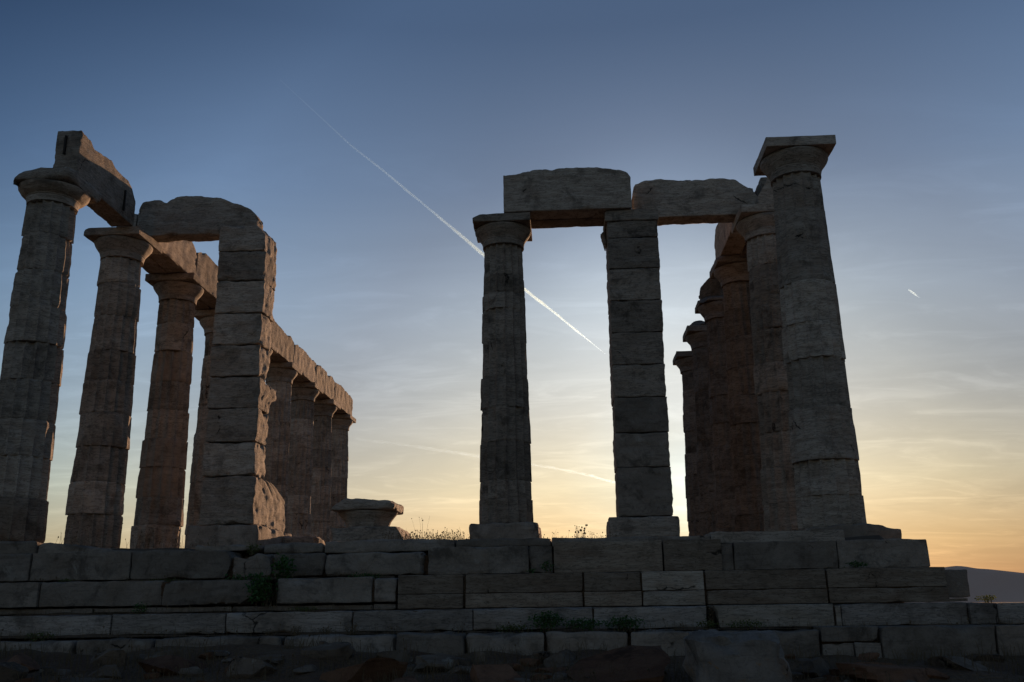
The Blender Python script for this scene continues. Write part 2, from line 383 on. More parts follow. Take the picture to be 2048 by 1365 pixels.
# ------------------------------------------------------------------ columns
def shaft_r(z): t = np.clip(z/5.6, 0, 1); return (.987 + (.756-.987)*t + .022*np.sin(math.pi*t))/2
def drum(parent, x, y, z0, z1, mat, wear, seg=100, wob=.012, erode=1.0, phase=0.0):
    off = seed_off(); rs = np.random.default_rng(_seed[0])
    cx, cy = x + rs.normal(0, wob*.7), y + rs.normal(0, wob*.7); tw = phase + rs.normal(0, .04); h = z1-z0-.0016
    zs = np.concatenate([[0, .010, .028, .055], np.linspace(.09, h-.09, max(5, int(h/.045))), [h-.055, h-.028, h-.010, h]])
    th = np.linspace(0, 2*math.pi, seg, endpoint=False)
    T, Zz = np.meshgrid(th, zs, indexing='ij'); Zw = Zz + z0 + .0008
    C = np.stack([np.cos(T)*.48, np.sin(T)*.48, Zw], -1).reshape(-1, 3)
    n1 = fbm(C*2.0+off, 3).reshape(T.shape); n2 = fbm(C*6.0+off+5, 3).reshape(T.shape); n3 = fbm(C*np.array([3, 3, 13])+off+9, 2).reshape(T.shape); lay = rs.uniform(.3, 1.6)
    Rr = shaft_r(Zw)*(1 + rs.normal(0, wob*.8))
    f = (T/(2*math.pi)*16 + tw) % 1
    fl = (4*f*(1-f))**.6 * .100*(Rr/.45) * np.clip(wear + .9*n1, 0, 1)
    ed = np.minimum(Zz, h-Zz); ea, eb = rs.uniform(.25, 1.5, 2); eq = erode*np.where(Zz < h/2, ea, eb)
    ew = np.clip(eq*(.040 + .08*n1 + .05*n2), .003, .16)
    er = np.clip(1-ed/ew, 0, 1)**1.6 * np.clip(eq*(.018 + .06*n1 + .04*n2), .0015, .11)
    sp = np.clip(n1*1.3+n2*.5-.40, 0, 1)*.11*erode            # spalled patches
    rad = Rr - fl - er - sp + (.008*n2 + .009*lay*n3)*min(erode, 1.2)
    V = np.stack([cx+np.cos(T)*rad, cy+np.sin(T)*rad, Zw], -1)
    n, k = T.shape
    I, J = np.meshgrid(np.arange(n), np.arange(k-1), indexing='ij'); a = (I*k+J).ravel(); b = (((I+1) % n)*k+J).ravel()
    F = np.stack([a, b, b+1, a+1], 1).tolist()
    V = V.reshape(-1, 3)
    F.append([i*k for i in range(n)][::-1]); F.append([i*k+k-1 for i in range(n)])
    return link('drum', V, F, mat, parent, sharp=50)
H = 6.10
def lathe(prof, x, y, seg, noise_amp, chip, off):
    pr = np.array(prof); th = np.linspace(0, 2*math.pi, seg, endpoint=False)
    T, I = np.meshgrid(th, np.arange(len(pr)), indexing='ij'); r = pr[I, 0]; z = pr[I, 1]
    C = np.stack([np.cos(T)*r, np.sin(T)*r, z], -1).reshape(-1, 3)
    n1 = fbm(C*2.3+off, 3).reshape(T.shape); n2 = fbm(C*7+off+4, 2).reshape(T.shape)
    r = r + noise_amp*n2 - np.clip(n1*1.5-.35, 0, 1)*chip
    V = np.stack([x+np.cos(T)*r, y+np.sin(T)*r, z], -1).reshape(-1, 3)
    n, k = T.shape; I, J = np.meshgrid(np.arange(n), np.arange(k-1), indexing='ij'); a = (I*k+J).ravel(); b = (((I+1) % n)*k+J).ravel()
    F = np.stack([a, b, b+1, a+1], 1).tolist(); F.append([i*k for i in range(n)][::-1]); F.append([i*k+k-1 for i in range(n)])
    return V, F
def capital(parent, x, y, mat, z0=5.58, top=H, A=1.063, hA=.160, wear=.4, cuts=(), seg=72, dx=0, dy=0, flare=1.0):
    zb = top-hA-.003; off = seed_off(); hh = zb-z0; n = .385
    prof = [(n, z0+.003), (n+.002, z0+.06), (n+.010, z0+.09), (n+.006, z0+.105), (n+.016, z0+.115), (n+.012, z0+.128), (n+.022, z0+.140),
            (n+.052, z0+hh*.52), (n+.090, z0+hh*.66), (n+.118, z0+hh*.78), (n+.134, z0+hh*.88), (n+.138, z0+hh*.95), (n+.122, z0+hh)]
    prof = [(n+(q-n)*flare, zz) for q, zz in prof]
    V, F = lathe(prof, x+dx, y+dy, seg, .006+.010*min(wear, 1), .10*min(wear, 1), off)
    for pt, nn in cuts:
        nn = np.array(nn, float); nn /= np.linalg.norm(nn); dd = (V-np.array(pt))@nn + .03*fbm(V*4+off, 3); V = V-np.maximum(dd, 0)[:, None]*nn
    e = link('capital', V, F, mat, parent, sharp=50)
    P, Fb = block_mesh((x+dx-A/2, y+dy-A/2, zb+.003), (x+dx+A/2, y+dy+A/2, top-.003), step=.06, r=.006+.022*wear, amp=.004+.008*wear, chip=.06*wear, cuts=cuts)
    link('abacus', P, Fb, mat, e)
    return e
S9 = [5.58, 5.04, 4.43, 3.80, 3.20, 2.61, 2.00, 1.39, .82, .25]
def column(x, y, label, group, joints=None, mats=('grey',), wear=.35, cw=.4, cuts=(), seg=100, wob=.012, zbase=0.0, capx=0, capmat=None, erode=1.0, sharp=None, capkw=None):
    j = list(joints or [q + rng.normal(0, .03) for q in S9]); j[0] = 5.58
    t = thing('column', label, 'column', (x, y, zbase), group)
    lv = [zbase] + j[::-1]; ph = rng.uniform(0, 1)
    if lv[1]-lv[0] < .12: lv.pop(1)
    for i in range(len(lv)-1):
        mm = mats[int(rng.integers(len(mats)))]
        drum(t, x, y, lv[i], lv[i+1], M[mm], 1.3 if sharp and sharp[0] < lv[i] < sharp[1] else wear + rng.uniform(-.45, .25), seg, wob, erode, ph)
    capital(t, x, y, M[capmat or mats[0]], wear=cw, cuts=cuts, dx=capx, **(capkw or {}))
    return t
D = 2.522; WN = 12.083
GS = 'columns of the left-hand colonnade'; GN = 'columns of the right-hand colonnade'
sx = {2: 0, 3: 0, 4: .05, 5: .09, 6: .03, 7: 0, 8: 0, 9: -.02, 10: -.03}
lab_s = {2: 'leftmost weathered fluted column, with a corner of its capital broken off under a clamped beam',
         3: 'second column from the left edge, its square capital carrying the ends of two beams',
         4: 'reddish brown fluted column, third from the left edge, just left of the square pillar',
         5: 'column half hidden behind the left side of the tall square pillar',
         6: 'column hidden almost wholly behind the square pillar with the lit side',
         7: 'column just right of the lit square pillar, largest of the four columns receding there',
         8: 'second of the four receding columns to the right of the lit square pillar',
         9: 'third of the four receding columns to the right of the lit square pillar',
         10: 'last column of the long left row, with its abacus corner jutting past the beam end'}
js = {2: [5.59, 5.03, 4.41, 3.82, 3.22, 2.62, 2.0, 1.44, .82, .19], 3: [5.58, 5.09, 4.44, 3.78, 3.21, 2.61, 2.01, 1.38, .82, .25], 4: [5.6, 5.05, 4.45, 3.79, 3.19, 2.58, 2.0, 1.39, .84, .3]}
for k in range(2, 11):
    y = (k-3)*D; x = sx[k]
    cuts = []
    if k == 2: cuts = [((-.36, y-.40, 6.02), (-.8, -.45, .55)), ((-.40, y-.1, 5.94), (-1, -.1, .5)), ((-.1, y-.50, 6.04), (-.15, -.6, .6))]
    if k == 3: cuts = [((-.50, y-.52, 6.06), (-.5, -.5, .6))]
    column(x, y, lab_s[k], GS, js.get(k), mats={2: ('grey', 'grey', 'warm'), 3: ('warm', 'grey', 'warm'), 4: ('warm', 'rust', 'warm')}.get(k, ('warm', 'grey')),
           wear=.85 if k < 6 else .9, cw=2.4 if k == 2 else .35, cuts=cuts, capkw=dict(hA=.23, flare=1.22) if k == 2 else None, seg=160 if k < 5 else 100, wob=.010 if k < 6 else .008, erode=.65 if k < 6 else .45)
lab_n = {2: 'big free-standing column with a clean square capital, nearest on the right',
         3: 'column directly behind the big free-standing right-hand column, at the end of the crossing beam',
         4: 'brown column in the right row, its chipped capital under the rear end of a beam',
         5: 'column in the right row with a rounded broken capital and a boulder-like remnant on top',
         6: 'next to last column of the receding right row',
         7: 'farthest column of the right row, its flat capital against bright sky by the pillar'}
jn = {2: [5.58, 4.99, 3.8, 3.16, 2.62, 1.89, 1.12, .62, .19], 3: [5.6, 5.03, 4.44, 3.83, 3.2, 2.68, 1.99, 1.4, .78, .33]}
for k in range(2, 8):
    y = (k-3)*D; x = WN + (.05 if k == 3 else 0); cuts = []
    if k == 4: cuts = [((x-.46, y-.5, 6.04), (-.5, -.6, .6))]
    if k == 5: cuts = [((x-.38, y-.40, 6.03), (-.6, -.4, .7)), ((x, y-.45, 6.05), (0, -.5, .8))]
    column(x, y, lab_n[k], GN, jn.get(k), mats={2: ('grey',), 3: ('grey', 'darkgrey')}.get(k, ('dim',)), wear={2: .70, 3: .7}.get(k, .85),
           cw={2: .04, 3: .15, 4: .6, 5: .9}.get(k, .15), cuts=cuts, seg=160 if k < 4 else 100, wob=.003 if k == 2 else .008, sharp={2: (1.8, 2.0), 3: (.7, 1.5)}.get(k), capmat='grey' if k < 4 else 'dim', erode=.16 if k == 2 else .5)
# porch column on its square block
XP = 7.278
t = column(XP, 0.0, 'dark fluted column standing alone on a square block, left of the plain grey pillar', None,
           [5.58, 5.0, 4.65, 4.34, 3.76, 3.11, 2.53, 1.93, 1.26, .95], mats=('darkgrey',), wear=1.0, cw=.3, seg=160, wob=.006, zbase=.53, erode=.45,
           cuts=[((XP-.49, -.50, 6.04), (-.4, -.3, .8))])
block('base_block', (6.69, -.6, .02), (7.86, .6, .525), M['rough'], t, r=.05, amp=.02, chip=.09, step=.06)

# ------------------------------------------------------------------ the two square pillars (antae)
p = thing('square_pillar', 'tall square pillar of stacked marble blocks with a sunlit ragged side, left of the gap', 'pillar', (2.5, 0, .33))
zs = [6.08, 5.56, 4.98, 4.36, 3.77, 3.18, 2.60, 2.00, 1.41, .58]
back = [[(5.56, .33), (6.08, .20)], [(4.98, .22), (5.2, .33), (5.56, .31)], [(4.36, .24), (4.7, .15), (4.98, .22)], [(3.77, .20), (4.36, .22)],
        [(3.18, .0), (3.3, .10), (3.6, .22), (3.77, .12)], [(2.6, .22), (2.85, .30), (2.95, .62), (3.18, .55)], [(2.0, .12), (2.2, .24), (2.6, .22)],
        [(1.41, .16), (1.7, .24), (2.0, .05)], [(.58, 1.5), (.9, 1.48), (1.15, 1.38), (1.32, .9), (1.41, .45)]]
for i in range(9):
    w = .93; f = (6.08-zs[i+1])/5.5; x0 = 2.015 + .035*f + rng.normal(0, .012); x1 = x0 + .885 + .045*f
    b = back[i]; yb = max(q[1] for q in b)
    kw = dict(ends=[(1, 'hi', b)], step=.036, r=.026, amp=.015, chip=.07, layer=.011)
    if i == 0: kw['cuts'] = [((2.72, -.45, 6.07), (.75, -.1, .6))]
    block('block', (x0, -.45, zs[i+1]+.003), (x1, yb, zs[i]-.003), M['grey' if i not in (1, 4) else 'warm'], p, **kw)
block('base_block', (1.90, -.60, .02), (3.13, 1.5, .575), M['rough'], p, r=.06, amp=.02, chip=.09, step=.07)
block('base_block', (2.95, .9, .02), (3.75, 2.5, .50), M['warm'], p, r=.10, amp=.05, chip=.1, step=.07, top=(1, [(.9, .50), (1.5, .48), (2.5, .15)]))
p = thing('square_pillar', 'plain grey square pillar of stacked blocks where the two crossing beams meet', 'pillar', (9.65, 0, .25))
zs = [6.10, 5.88, 5.56, 4.97, 4.37, 3.78, 3.20, 2.62, 2.00, 1.41, .59]
for i in range(10):
    f = (6.1-zs[i+1])/5.5; x0 = 9.205 - .03*f + rng.normal(0, .006); x1 = x0 + .915 - .005*f
    if i == 0: x0 -= .055
    block('block', (x0, -.45 - (.03 if i == 0 else 0), zs[i+1]+.003), (x1, .42, zs[i]-.003), M['darkgrey' if i < 7 else 'rough'], p, step=.036, r=.018, amp=.008, chip=.035, layer=.009)
block('bracket', (9.10, -.05, 5.62), (9.195, .40, 5.87), M['warm'], p, step=.05, r=.03, amp=.01, chip=.05, ends=[(0, 'lo', [(5.62, 9.18), (5.87, 9.10)])])
block('base_block', (9.0, -.60, .02), (10.17, .6, .585), M['grey'], p, r=.05, amp=.012, chip=.07, step=.06)

# ------------------------------------------------------------------ beams lying on the capitals
def beam(label, lo, hi, mat='grey', group=None, **k):
    k.setdefault('step', .05); k.setdefault('r', .012); k.setdefault('amp', .008); k.setdefault('chip', .055)
    c = ((lo[0]+hi[0])/2, (lo[1]+hi[1])/2, lo[2])
    return tag(block('beam', lo, hi, M[mat], org=c, **k), label, 'beam', group)
ZB = H + .002
b = beam('broken beam with dark iron clamps, pointing away from the leftmost column', (-.02, -2.64, ZB), (.40, -.50, 6.95), step=.034,
         top=(1, [(-2.64, 6.95), (-2.30, 6.93), (-2.15, 6.83), (-2.0, 6.86), (-1.53, 6.93), (-1.38, 6.86), (-.9, 6.86), (-.70, 6.80), (-.5, 6.60)]))
iron = lambda lo, hi: block('clamp', lo, hi, M['iron'], b, step=.1, r=.004, amp=.001, chip=.002)
iron((.14, -2.672, 6.50), (.175, -2.618, 6.84)); iron((.385, -.98, 6.22), (.428, -.945, 6.62))
beam('rounded beam bridging from the second left column to the square pillar', (.21, -.02, ZB), (2.58, .38, 6.93), step=.034, r=.025, amp=.014, chip=.07,
     top=(0, [(.21, 6.62), (.27, 6.80), (.47, 6.86), (.66, 6.84), (.75, 6.81), (.84, 6.90), (1.33, 6.93), (1.82, 6.86), (2.07, 6.74), (2.37, 6.63), (2.54, 6.48), (2.58, 6.42)]))
beam('straight-sided beam with flat top on the lone porch column and the grey pillar', (7.325, -.55, ZB), (9.66, -.12, 6.93), step=.034, r=.010, chip=.03, amp=.006,
     top=(0, [(7.325, 6.84), (7.60, 6.86), (7.78, 6.92), (8.4, 6.94), (9.02, 6.93), (9.45, 6.88), (9.60, 6.80), (9.66, 6.72)]))
beam('rear beam lying behind the flat-topped one, seen only from below', (7.45, -.10, ZB), (9.60, .30, 6.78), 'warm', step=.09)
beam('lumpy beam bridging from the grey pillar to the right-hand colonnade', (9.72, -.06, ZB), (12.09, .36, 6.88), step=.034, r=.018, chip=.05, amp=.012,
     top=(0, [(9.72, 6.60), (9.76, 6.78), (9.97, 6.84), (10.16, 6.88), (10.6, 6.85), (11.0, 6.83), (11.36, 6.85), (11.64, 6.82), (11.82, 6.68), (11.95, 6.60), (12.09, 6.36)]))
beam('beam fragment with a slanted end, just behind the big free-standing column', (11.93, -.47, ZB), (12.52, -.075, 6.88), step=.05, chip=.03,
     cuts=[((12.05, -.2, 6.45), (-.9, 0, .5))])
GB = 'beams along the right-hand colonnade'
beam('inner beam of the right row, between its second and third columns', (11.64, .38, ZB), (12.06, 2.70, 6.84), 'darkgrey', GB, ends=[(1, 'hi', [(6.1, 2.65), (6.5, 2.75), (6.84, 2.45)])])
beam('outer beam of the right row, between its second and third columns', (12.11, -.06, ZB), (12.52, 2.62, 6.84), 'warm', GB)
def rock_mesh(c, s, off_amp=.22, n=9, flat=.75, rotz=0.0, boxy=.55):
    lo = -np.ones(3); xs = [np.linspace(-1, 1, n+1)]*3; P, F = lattice(*xs); off = seed_off()
    L = np.linalg.norm(P, axis=1)[:, None]; Q = P*boxy + P/L*(1-boxy)*1.15
    Q = Q*(1 + off_amp*1.7*fbm(P*.9+off, 3)[:, None]) + .05*np.stack([fbm(P*2.6+off+i*9, 3) for i in range(3)], 1)
    rr_ = np.random.default_rng(_seed[0]+900)
    for _ in range(9):
        nn = rr_.normal(size=3); nn /= np.linalg.norm(nn); dd = Q@nn - rr_.uniform(.52, .85) + .03*fbm(P*2+off, 2); Q = Q - np.maximum(dd, 0)[:, None]*nn
    Q = Q*np.array(s)/1.75
    cz, sz = math.cos(rotz), math.sin(rotz); Q = np.stack([Q[:, 0]*cz-Q[:, 1]*sz, Q[:, 0]*sz+Q[:, 1]*cz, Q[:, 2]], 1)
    return Q + np.array(c), F
def lump(name, label, cat, c, s, mat, group=None, **k):
    P, F = rock_mesh(c, s, **k); base = (c[0], c[1], c[2]-s[2]/2)
    return tag(link(name, P, F, M[mat], sharp=28, org=base), label, cat, group)
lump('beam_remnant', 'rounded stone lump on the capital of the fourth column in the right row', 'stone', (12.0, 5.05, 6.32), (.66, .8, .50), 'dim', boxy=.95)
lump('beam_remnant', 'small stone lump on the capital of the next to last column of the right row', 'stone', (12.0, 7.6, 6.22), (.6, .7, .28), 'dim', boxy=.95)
GL = 'beams along the left-hand colonnade'
for k in range(3, 10):
    y0 = (k-3)*D; y1 = y0+D
    a = y0 + (.42 if k == 3 else .006); bb = y1-.006 + (.30 if k == 9 else 0)
    n = 7; s = np.linspace(a, bb, n); tz = 6.86 + np.array([-.10, .02, .03, .04, .0, .05, -.06]) + rng.normal(0, .025, n)
    ttl = {3: 'sunlit inner beam seen under the rounded beam, first of the left row', 4: 'inner beam of the left row hidden behind the lit square pillar',
           5: 'sunlit inner beam emerging right of the lit square pillar', 9: 'sunlit inner beam at the far end of the left row, over the last column'}.get(k, 'sunlit inner beam of the left row over the receding columns')
    beam(ttl, (0.0, a, ZB), (.41, bb, 6.9), 'warm', GL, top=(1, list(zip(s, tz))), step=.07, chip=.06, amp=.016)
    if k > 3: tz = tz + rng.normal(-.02, .04, n)
    beam('outer beam of the left row, behind the sunlit inner beams', (-.42, y0+.006 if k > 3 else .42, ZB), (-.01, bb, 6.9), 'grey', GL, top=(1, list(zip(s if k > 3 else np.linspace(.42, bb, n), tz))), step=.09, chip=.06, amp=.016)

# ------------------------------------------------------------------ fallen capital where the second porch column stood
lump_b = thing('fallen_capital', 'worn capital without its column, sitting low on a block left of the lone porch column', 'capital', (5.0, 0, .5))
V, F = lathe([(.37, .508), (.375, .55), (.40, .61), (.44, .67), (.50, .74), (.515, .775)], 4.88, -.02, 72, .010, .05, seed_off())
e = link('echinus', V, F, M['grey'], lump_b, sharp=50)
P, Fb = block_mesh((4.34, -.56, .778), (5.42, .52, .985), step=.05, r=.04, amp=.012, chip=.07, cuts=[((5.34, -.5, .93), (.7, -.1, .7)), ((4.55, -.5, .95), (-.45, -.2, .8))],
                   top=(0, [(4.34, .93), (4.62, .985), (5.42, .94)]))
link('abacus', P, Fb, M['grey'], lump_b)
tag(block('base_slab', (4.36, -.62, .02), (5.62, .6, .505), M['grey'], org=(5, 0, .02), r=.05, amp=.02, chip=.08, step=.06, cuts=[((5.50, -.5, .45), (.85, 0, .5))]),
    'grey slab carrying the fallen capital, its right end broken off', 'slab')

# ------------------------------------------------------------------ the stepped base
base = thing('temple_base', 'long stepped base of pale and brown stone blocks that carries the columns', 'temple base', (6, -4, -1.4))
block('core', (-1.0, -4.0, -1.8), (12.5, 30, -.12), M['rough'], base, step=.9, r=.05, amp=.02, chip=.05)
def course(rows, y, yb, zb, **kw):
    st = None
    for i, (x0, x1, zt, mt, o) in enumerate(rows):
        k = dict(step=.05, r=.010, amp=.009, chip=.05); k.update(kw); k.update(o or {})
        dy = k.pop('dy', rng.normal(0, .013)); g0, g1 = rng.uniform(.001, .005, 2); bz = k.pop('zb', zb)
        sub = base if st is None else st
        q = block('step' if st is None else 'block', (x0+g0, y+dy, bz+.004), (x1-g1, yb, zt + rng.normal(0, .003)), M[mt], sub, **k)
        st = st or q
    return st
RG = dict(r=.035, amp=.022, chip=.09)
course([(1.57, 2.85, -.095, 'rough', None), (.30, 1.57, -.10, 'rough', None), (-1.0, .30, -.10, 'rough', None),
        (2.85, 4.13, -.10, 'rough', dict(ends=[(0, 'hi', [(-.44, 4.06), (-.25, 4.13), (-.1, 4.10)])])),
        (4.15, 4.66, -.18, 'rough', dict(RG, top=(0, [(4.15, -.19), (4.3, -.20), (4.42, -.16), (4.66, -.14)]))), (4.66, 5.31, -.15, 'rough', dict(RG)),
        (5.31, 6.55, -.155, 'rough', dict(r=.05, amp=.02, chip=.09)), (6.59, 7.84, -.11, 'rough', None), (7.84, 8.13, -.118, 'rough', dict(dy=.02)),
        (8.14, 9.46, -.07, 'band', dict(r=.008, chip=.012, amp=.003, dy=-.04)),
        (9.47, 10.17, -.072, 'band', dict(r=.008, chip=.02, amp=.004, dy=-.04)),
        (10.17, 10.32, -.115, 'rough', dict(dy=.03)), (10.32, 11.55, -.112, 'rough', None), (11.55, 12.63, -.108, 'rough', dict(r=.012, chip=.03))], -4.6, -4.02, -.45)
course([(1.94, 3.46, -.466, 'rough', None), (-1.1, .60, -.464, 'rough', None), (.60, 1.94, -.462, 'rough', None), (3.46, 4.60, -.475, 'rough', dict(r=.02, chip=.08, ends=[(0, 'hi', [(-.77, 4.45), (-.65, 4.60), (-.5, 4.52)])])),
        (4.84, 6.0, -.47, 'rough', dict(r=.02, chip=.06)), (6.0, 6.29, -.475, 'rough', dict(RG))], -5.0, -4.02, -.77)
st2 = None
for x0, x1, mt in ((6.30, 7.08, 'band'), (7.10, 8.48, 'band'), (8.49, 9.16, 'band'), (9.165, 9.885, 'pale'), (9.90, 11.28, 'band'), (11.29, 12.64, 'band')):
    dy = rng.normal(0, .006)
    q = block('step' if st2 is None else 'block', (x0+.004, -5.0+dy, -.675), (x1-.004, -4.02, -.456), M[mt], base if st2 is None else st2, step=.07, r=.008, chip=.014, amp=.004)
    st2 = st2 or q
    block('block', (x0+.004, -5.012+dy, -.843), (x1-.004, -4.02, -.677), M['pale' if mt == 'pale' else mt], st2, step=.07, r=.008, chip=.02, amp=.004)
block('block', (12.65, -4.9, -.80), (12.93, -4.02, -.482), M['rough'], st2, step=.05, r=.02, chip=.05, amp=.015)
block('block', (12.66, -4.86, -.845), (12.90, -4.02, -.806), M['rough'], st2, step=.05, r=.01, chip=.02, amp=.008)
course([(1.0, 2.6, -.78, 'rough', None), (-1.0, 1.0, -.78, 'rough', None), (2.6, 4.3, -.78, 'rough', None), (4.3, 6.0, -.78, 'rough', None), (6.0, 6.28, -.78, 'rough', None)], -4.93, -4.02, -.852, step=.1, r=.012, amp=.01, chip=.02)
course([(.60, 3.07, -.86, 'step', None), (-1.2, .60, -.86, 'step', None), (3.07, 4.40, -.855, 'step', None), (4.40, 5.86, -.852, 'step', dict(chip=.06)), (5.86, 7.23, -.852, 'step', None),
        (7.23, 8.58, -.85, 'step', None), (8.58, 9.84, -.85, 'step', None), (9.93, 11.22, -.848, 'diag', dict(r=.008, chip=.015, amp=.003, ends=[(0, 'lo', [(-1.09, 9.99), (-.85, 9.90)])])),
        (11.23, 11.30, -.87, 'pale', dict(step=.05, r=.006, chip=.01)), (11.30, 12.67, -.85, 'step', dict(r=.010, chip=.03)), (12.67, 12.97, -.856, 'step', None), (12.97, 14.3, -.858, 'step', None)], -5.4, -4.02, -1.09)
rows = []; x = -1.2
while x < 10.7:
    w = rng.uniform(.75, 1.5); w = min(w, 10.95-x); zt = -1.096 + rng.normal(0, .008) + (-.02 if x < 3.5 else 0)
    rows.append((x, x+w, zt, 'rough', dict(RG, r=.05, dy=rng.normal(0, .03)))); x += w
rows += [(10.96, 11.58, -1.085, 'rough', dict(zb=-1.24, dy=.02)), (10.96, 11.30, -1.25, 'rough', dict(dy=.03)), (11.30, 11.58, -1.25, 'rough', dict(dy=.01)), (11.58, 12.76, -1.083, 'rough', None),
         (12.76, 14.4, -1.085, 'rough', None)]
course(rows, -5.8, -4.02, -1.75, step=.075)
course([(12.3, 14.9, -1.43, 'rough', None), (10.9, 12.3, -1.45, 'rough', dict(RG))], -6.0, -5.84, -1.9, step=.1)
for lo, hi in (((-.95, -4.50, -.44), (12.58, -4.05, -.20)), ((-.95, -4.955, -.75), (4.4, -4.05, -.49)), ((4.9, -4.955, -.76), (6.28, -4.05, -.49)), ((6.32, -4.955, -.83), (12.6, -4.05, -.47)),
               ((-1.1, -5.36, -1.08), (9.84, -4.05, -.865)), ((9.99, -5.36, -1.08), (14.2, -4.05, -.865)), ((-1.1, -5.66, -1.7), (14.3, -4.05, -1.16))):
    block('filling', lo, hi, M['earth'], base, step=.3, r=.01, amp=.004, chip=.01)
# low rows of floor edging along the top
course([(5.22, 6.9, .015, 'rough', dict(r=.03, amp=.02, chip=.06, zb=-.152)), (6.9, 8.12, .008, 'rough', dict(r=.03, amp=.01, chip=.04)), (8.12, 10.1, -.005, 'rough', dict(r=.03)), (10.1, 11.75, .038, 'grey', dict(r=.012, chip=.02)),
        (4.42, 5.20, -.005, 'rough', dict(RG, zb=-.145)), (3.52, 4.40, -.012, 'rough', dict(RG)), (2.30, 3.5, -.06, 'rough', dict(r=.02, amp=.01))], -4.28, -3.55, -.115)
course([(-.8, 1.3, .09, 'rough', dict(RG)), (1.3, 2.35, .05, 'rough', dict(RG, top=(0, [(1.3, .08), (1.7, .06), (2.35, -.05)])))], -4.05, -3.3, -.118)
block('block', (11.32, -3.30, -.18), (12.78, -1.9, .20), M['rough'], base, step=.05, r=.02, amp=.012, chip=.06, top=(0, [(11.32, .06), (11.6, .13), (12.2, .19), (12.5, .17), (12.66, .115), (12.78, .10)]))
fx = np.linspace(-.95, 12.45, 90); fy = np.concatenate([np.linspace(-4.0, 4, 60), np.linspace(4.4, 29.9, 60)])
X, Y = np.meshgrid(fx, fy, indexing='ij'); P = np.stack([X.ravel(), Y.ravel(), X.ravel()*0], 1)
Z = (-.02 + .05*fbm(P*.8+2, 3) + .02*fbm(P*3+5, 2)).reshape(X.shape)
Z[0, :] = Z[-1, :] = Z[:, 0] = Z[:, -1] = -.14
V, F = sheet(X, Y, Z); M['dust'] = plain('trodden_earth', (.085, .062, .042), .95)
tag(link('floor', V, F, M['dust'], sharp=None), kind='structure')

def soil(x0, x1, y, z, w, h):
    n = int((x1-x0)/.05); xs_ = np.linspace(x0, x1, n); off = seed_off()
    nn = fbm(np.stack([xs_*1.3, xs_*0, xs_*0], 1)+off, 4); hh = np.clip(h*(.55 + 2.2*nn), 0, h*2.2); ww = w*(.6 + .5*np.clip(nn, -.8, 1))
    prof = [(0, 1.0), (.35, .72), (.7, .3), (1.0, 0.0)]
    V = [(x, y - ww[i]*a, z - .004 + hh[i]*b) for i, x in enumerate(xs_) for a, b in prof]
    V = np.array(V); V[:, 2] += .006*fbm(V*9+off, 2)
    F = [[i*4+j, i*4+j+1, i*4+4+j+1, i*4+4+j] for i in range(n-1) for j in range(3)]
    return V, F
VV = []; FF = []
for a in ((-.9, 6.2, -4.58, -.47, .20, .025), (6.3, 12.6, -4.58, -.456, .18, .010), (-.9, 6.25, -4.92, -.858, .22, .03), (6.3, 12.9, -5.01, -.85, .15, .008), (-1, 10.9, -5.38, -1.10, .26, .03), (10.9, 14.2, -5.38, -1.085, .2, .015),
          (-.9, 12.4, -4.02, -.11, .35, .02)):
    V, F = soil(*a); FF += [[q+len(VV) for q in f] for f in F]; VV += V.tolist()
tag(link('soil', VV, FF, M['earth'], None), 'brown soil and grit gathered along the ledges of the steps', 'soil', kind='stuff')

# ------------------------------------------------------------------ loose rocks before the steps
tag(block('boulder', (9.29, -8.35, -1.95), (10.12, -7.6, -1.055), M['boulder'], org=(9.7, -8, -1.95), step=.04, r=.11, amp=.03, chip=.09,
          ends=[(0, 'hi', [(-1.9, 10.16), (-1.3, 10.08), (-1.1, 10.02)]), (0, 'lo', [(-1.9, 9.32), (-1.3, 9.33), (-1.1, 9.27)])]),
    'large squared grey boulder with orange lichen standing upright before the steps', 'boulder')
lump('boulder', 'dark red-brown boulder on the left of the large squared boulder', 'boulder', (8.72, -7.2, -1.52), (1.15, .8, .58), 'redrock')
RK = 'rocks on the ground before the steps'; U0 = np.random.default_rng(21).uniform
rp = [(2.0, -6.6, .55, .35), (2.9, -6.9, .6, .32), (3.6, -6.5, .5, .3), (4.45, -6.9, .75, .42), (5.3, -7.2, .6, .36), (5.9, -6.55, .5, .3), (6.35, -7.3, .8, .42), (7.1, -6.7, .6, .32),
      (7.6, -7.35, .7, .36), (8.2, -6.45, .5, .26), (10.6, -6.9, .6, .3), (11.2, -7.3, .8, .4), (12.0, -6.8, .7, .3), (12.6, -7.4, .6, .3), (3.2, -7.6, .5, .3), (4.0, -7.7, .45, .26), (5.0, -7.9, .5, .28),
      (2.3, -7.5, .6, .32), (6.9, -7.9, .5, .26), (1.4, -6.4, .5, .3), (8.5, -7.9, .4, .22), (10.5, -7.7, .45, .26), (5.6, -7.75, .4, .24), (7.9, -7.9, .36, .2), (3.9, -7.1, .4, .25), (6.5, -6.35, .4, .22)]
for _ in range(120):
    rp.append((U0(-.5, 14.5), U0(-8.2, -6.1), U0(.14, .34), U0(.08, .18)))
for i, (x, y, s, h) in enumerate(rp):
    if 9.0 < x < 10.35 and y < -7.3: continue
    red = i % 5 in (1, 3)
    z = float(gz([x], [y])[0])
    lump('rock', 'rough reddish rock half sunk in the dark ground before the steps' if red else 'rough grey rock half sunk in the dark ground before the steps', 'rock', (x, y, z+h*.02),
         (s*.85, s*rng.uniform(.5, .8), h*.75), 'redrock' if red else 'rock', RK, rotz=rng.uniform(0, 3), n=11 if s > .35 else 7)

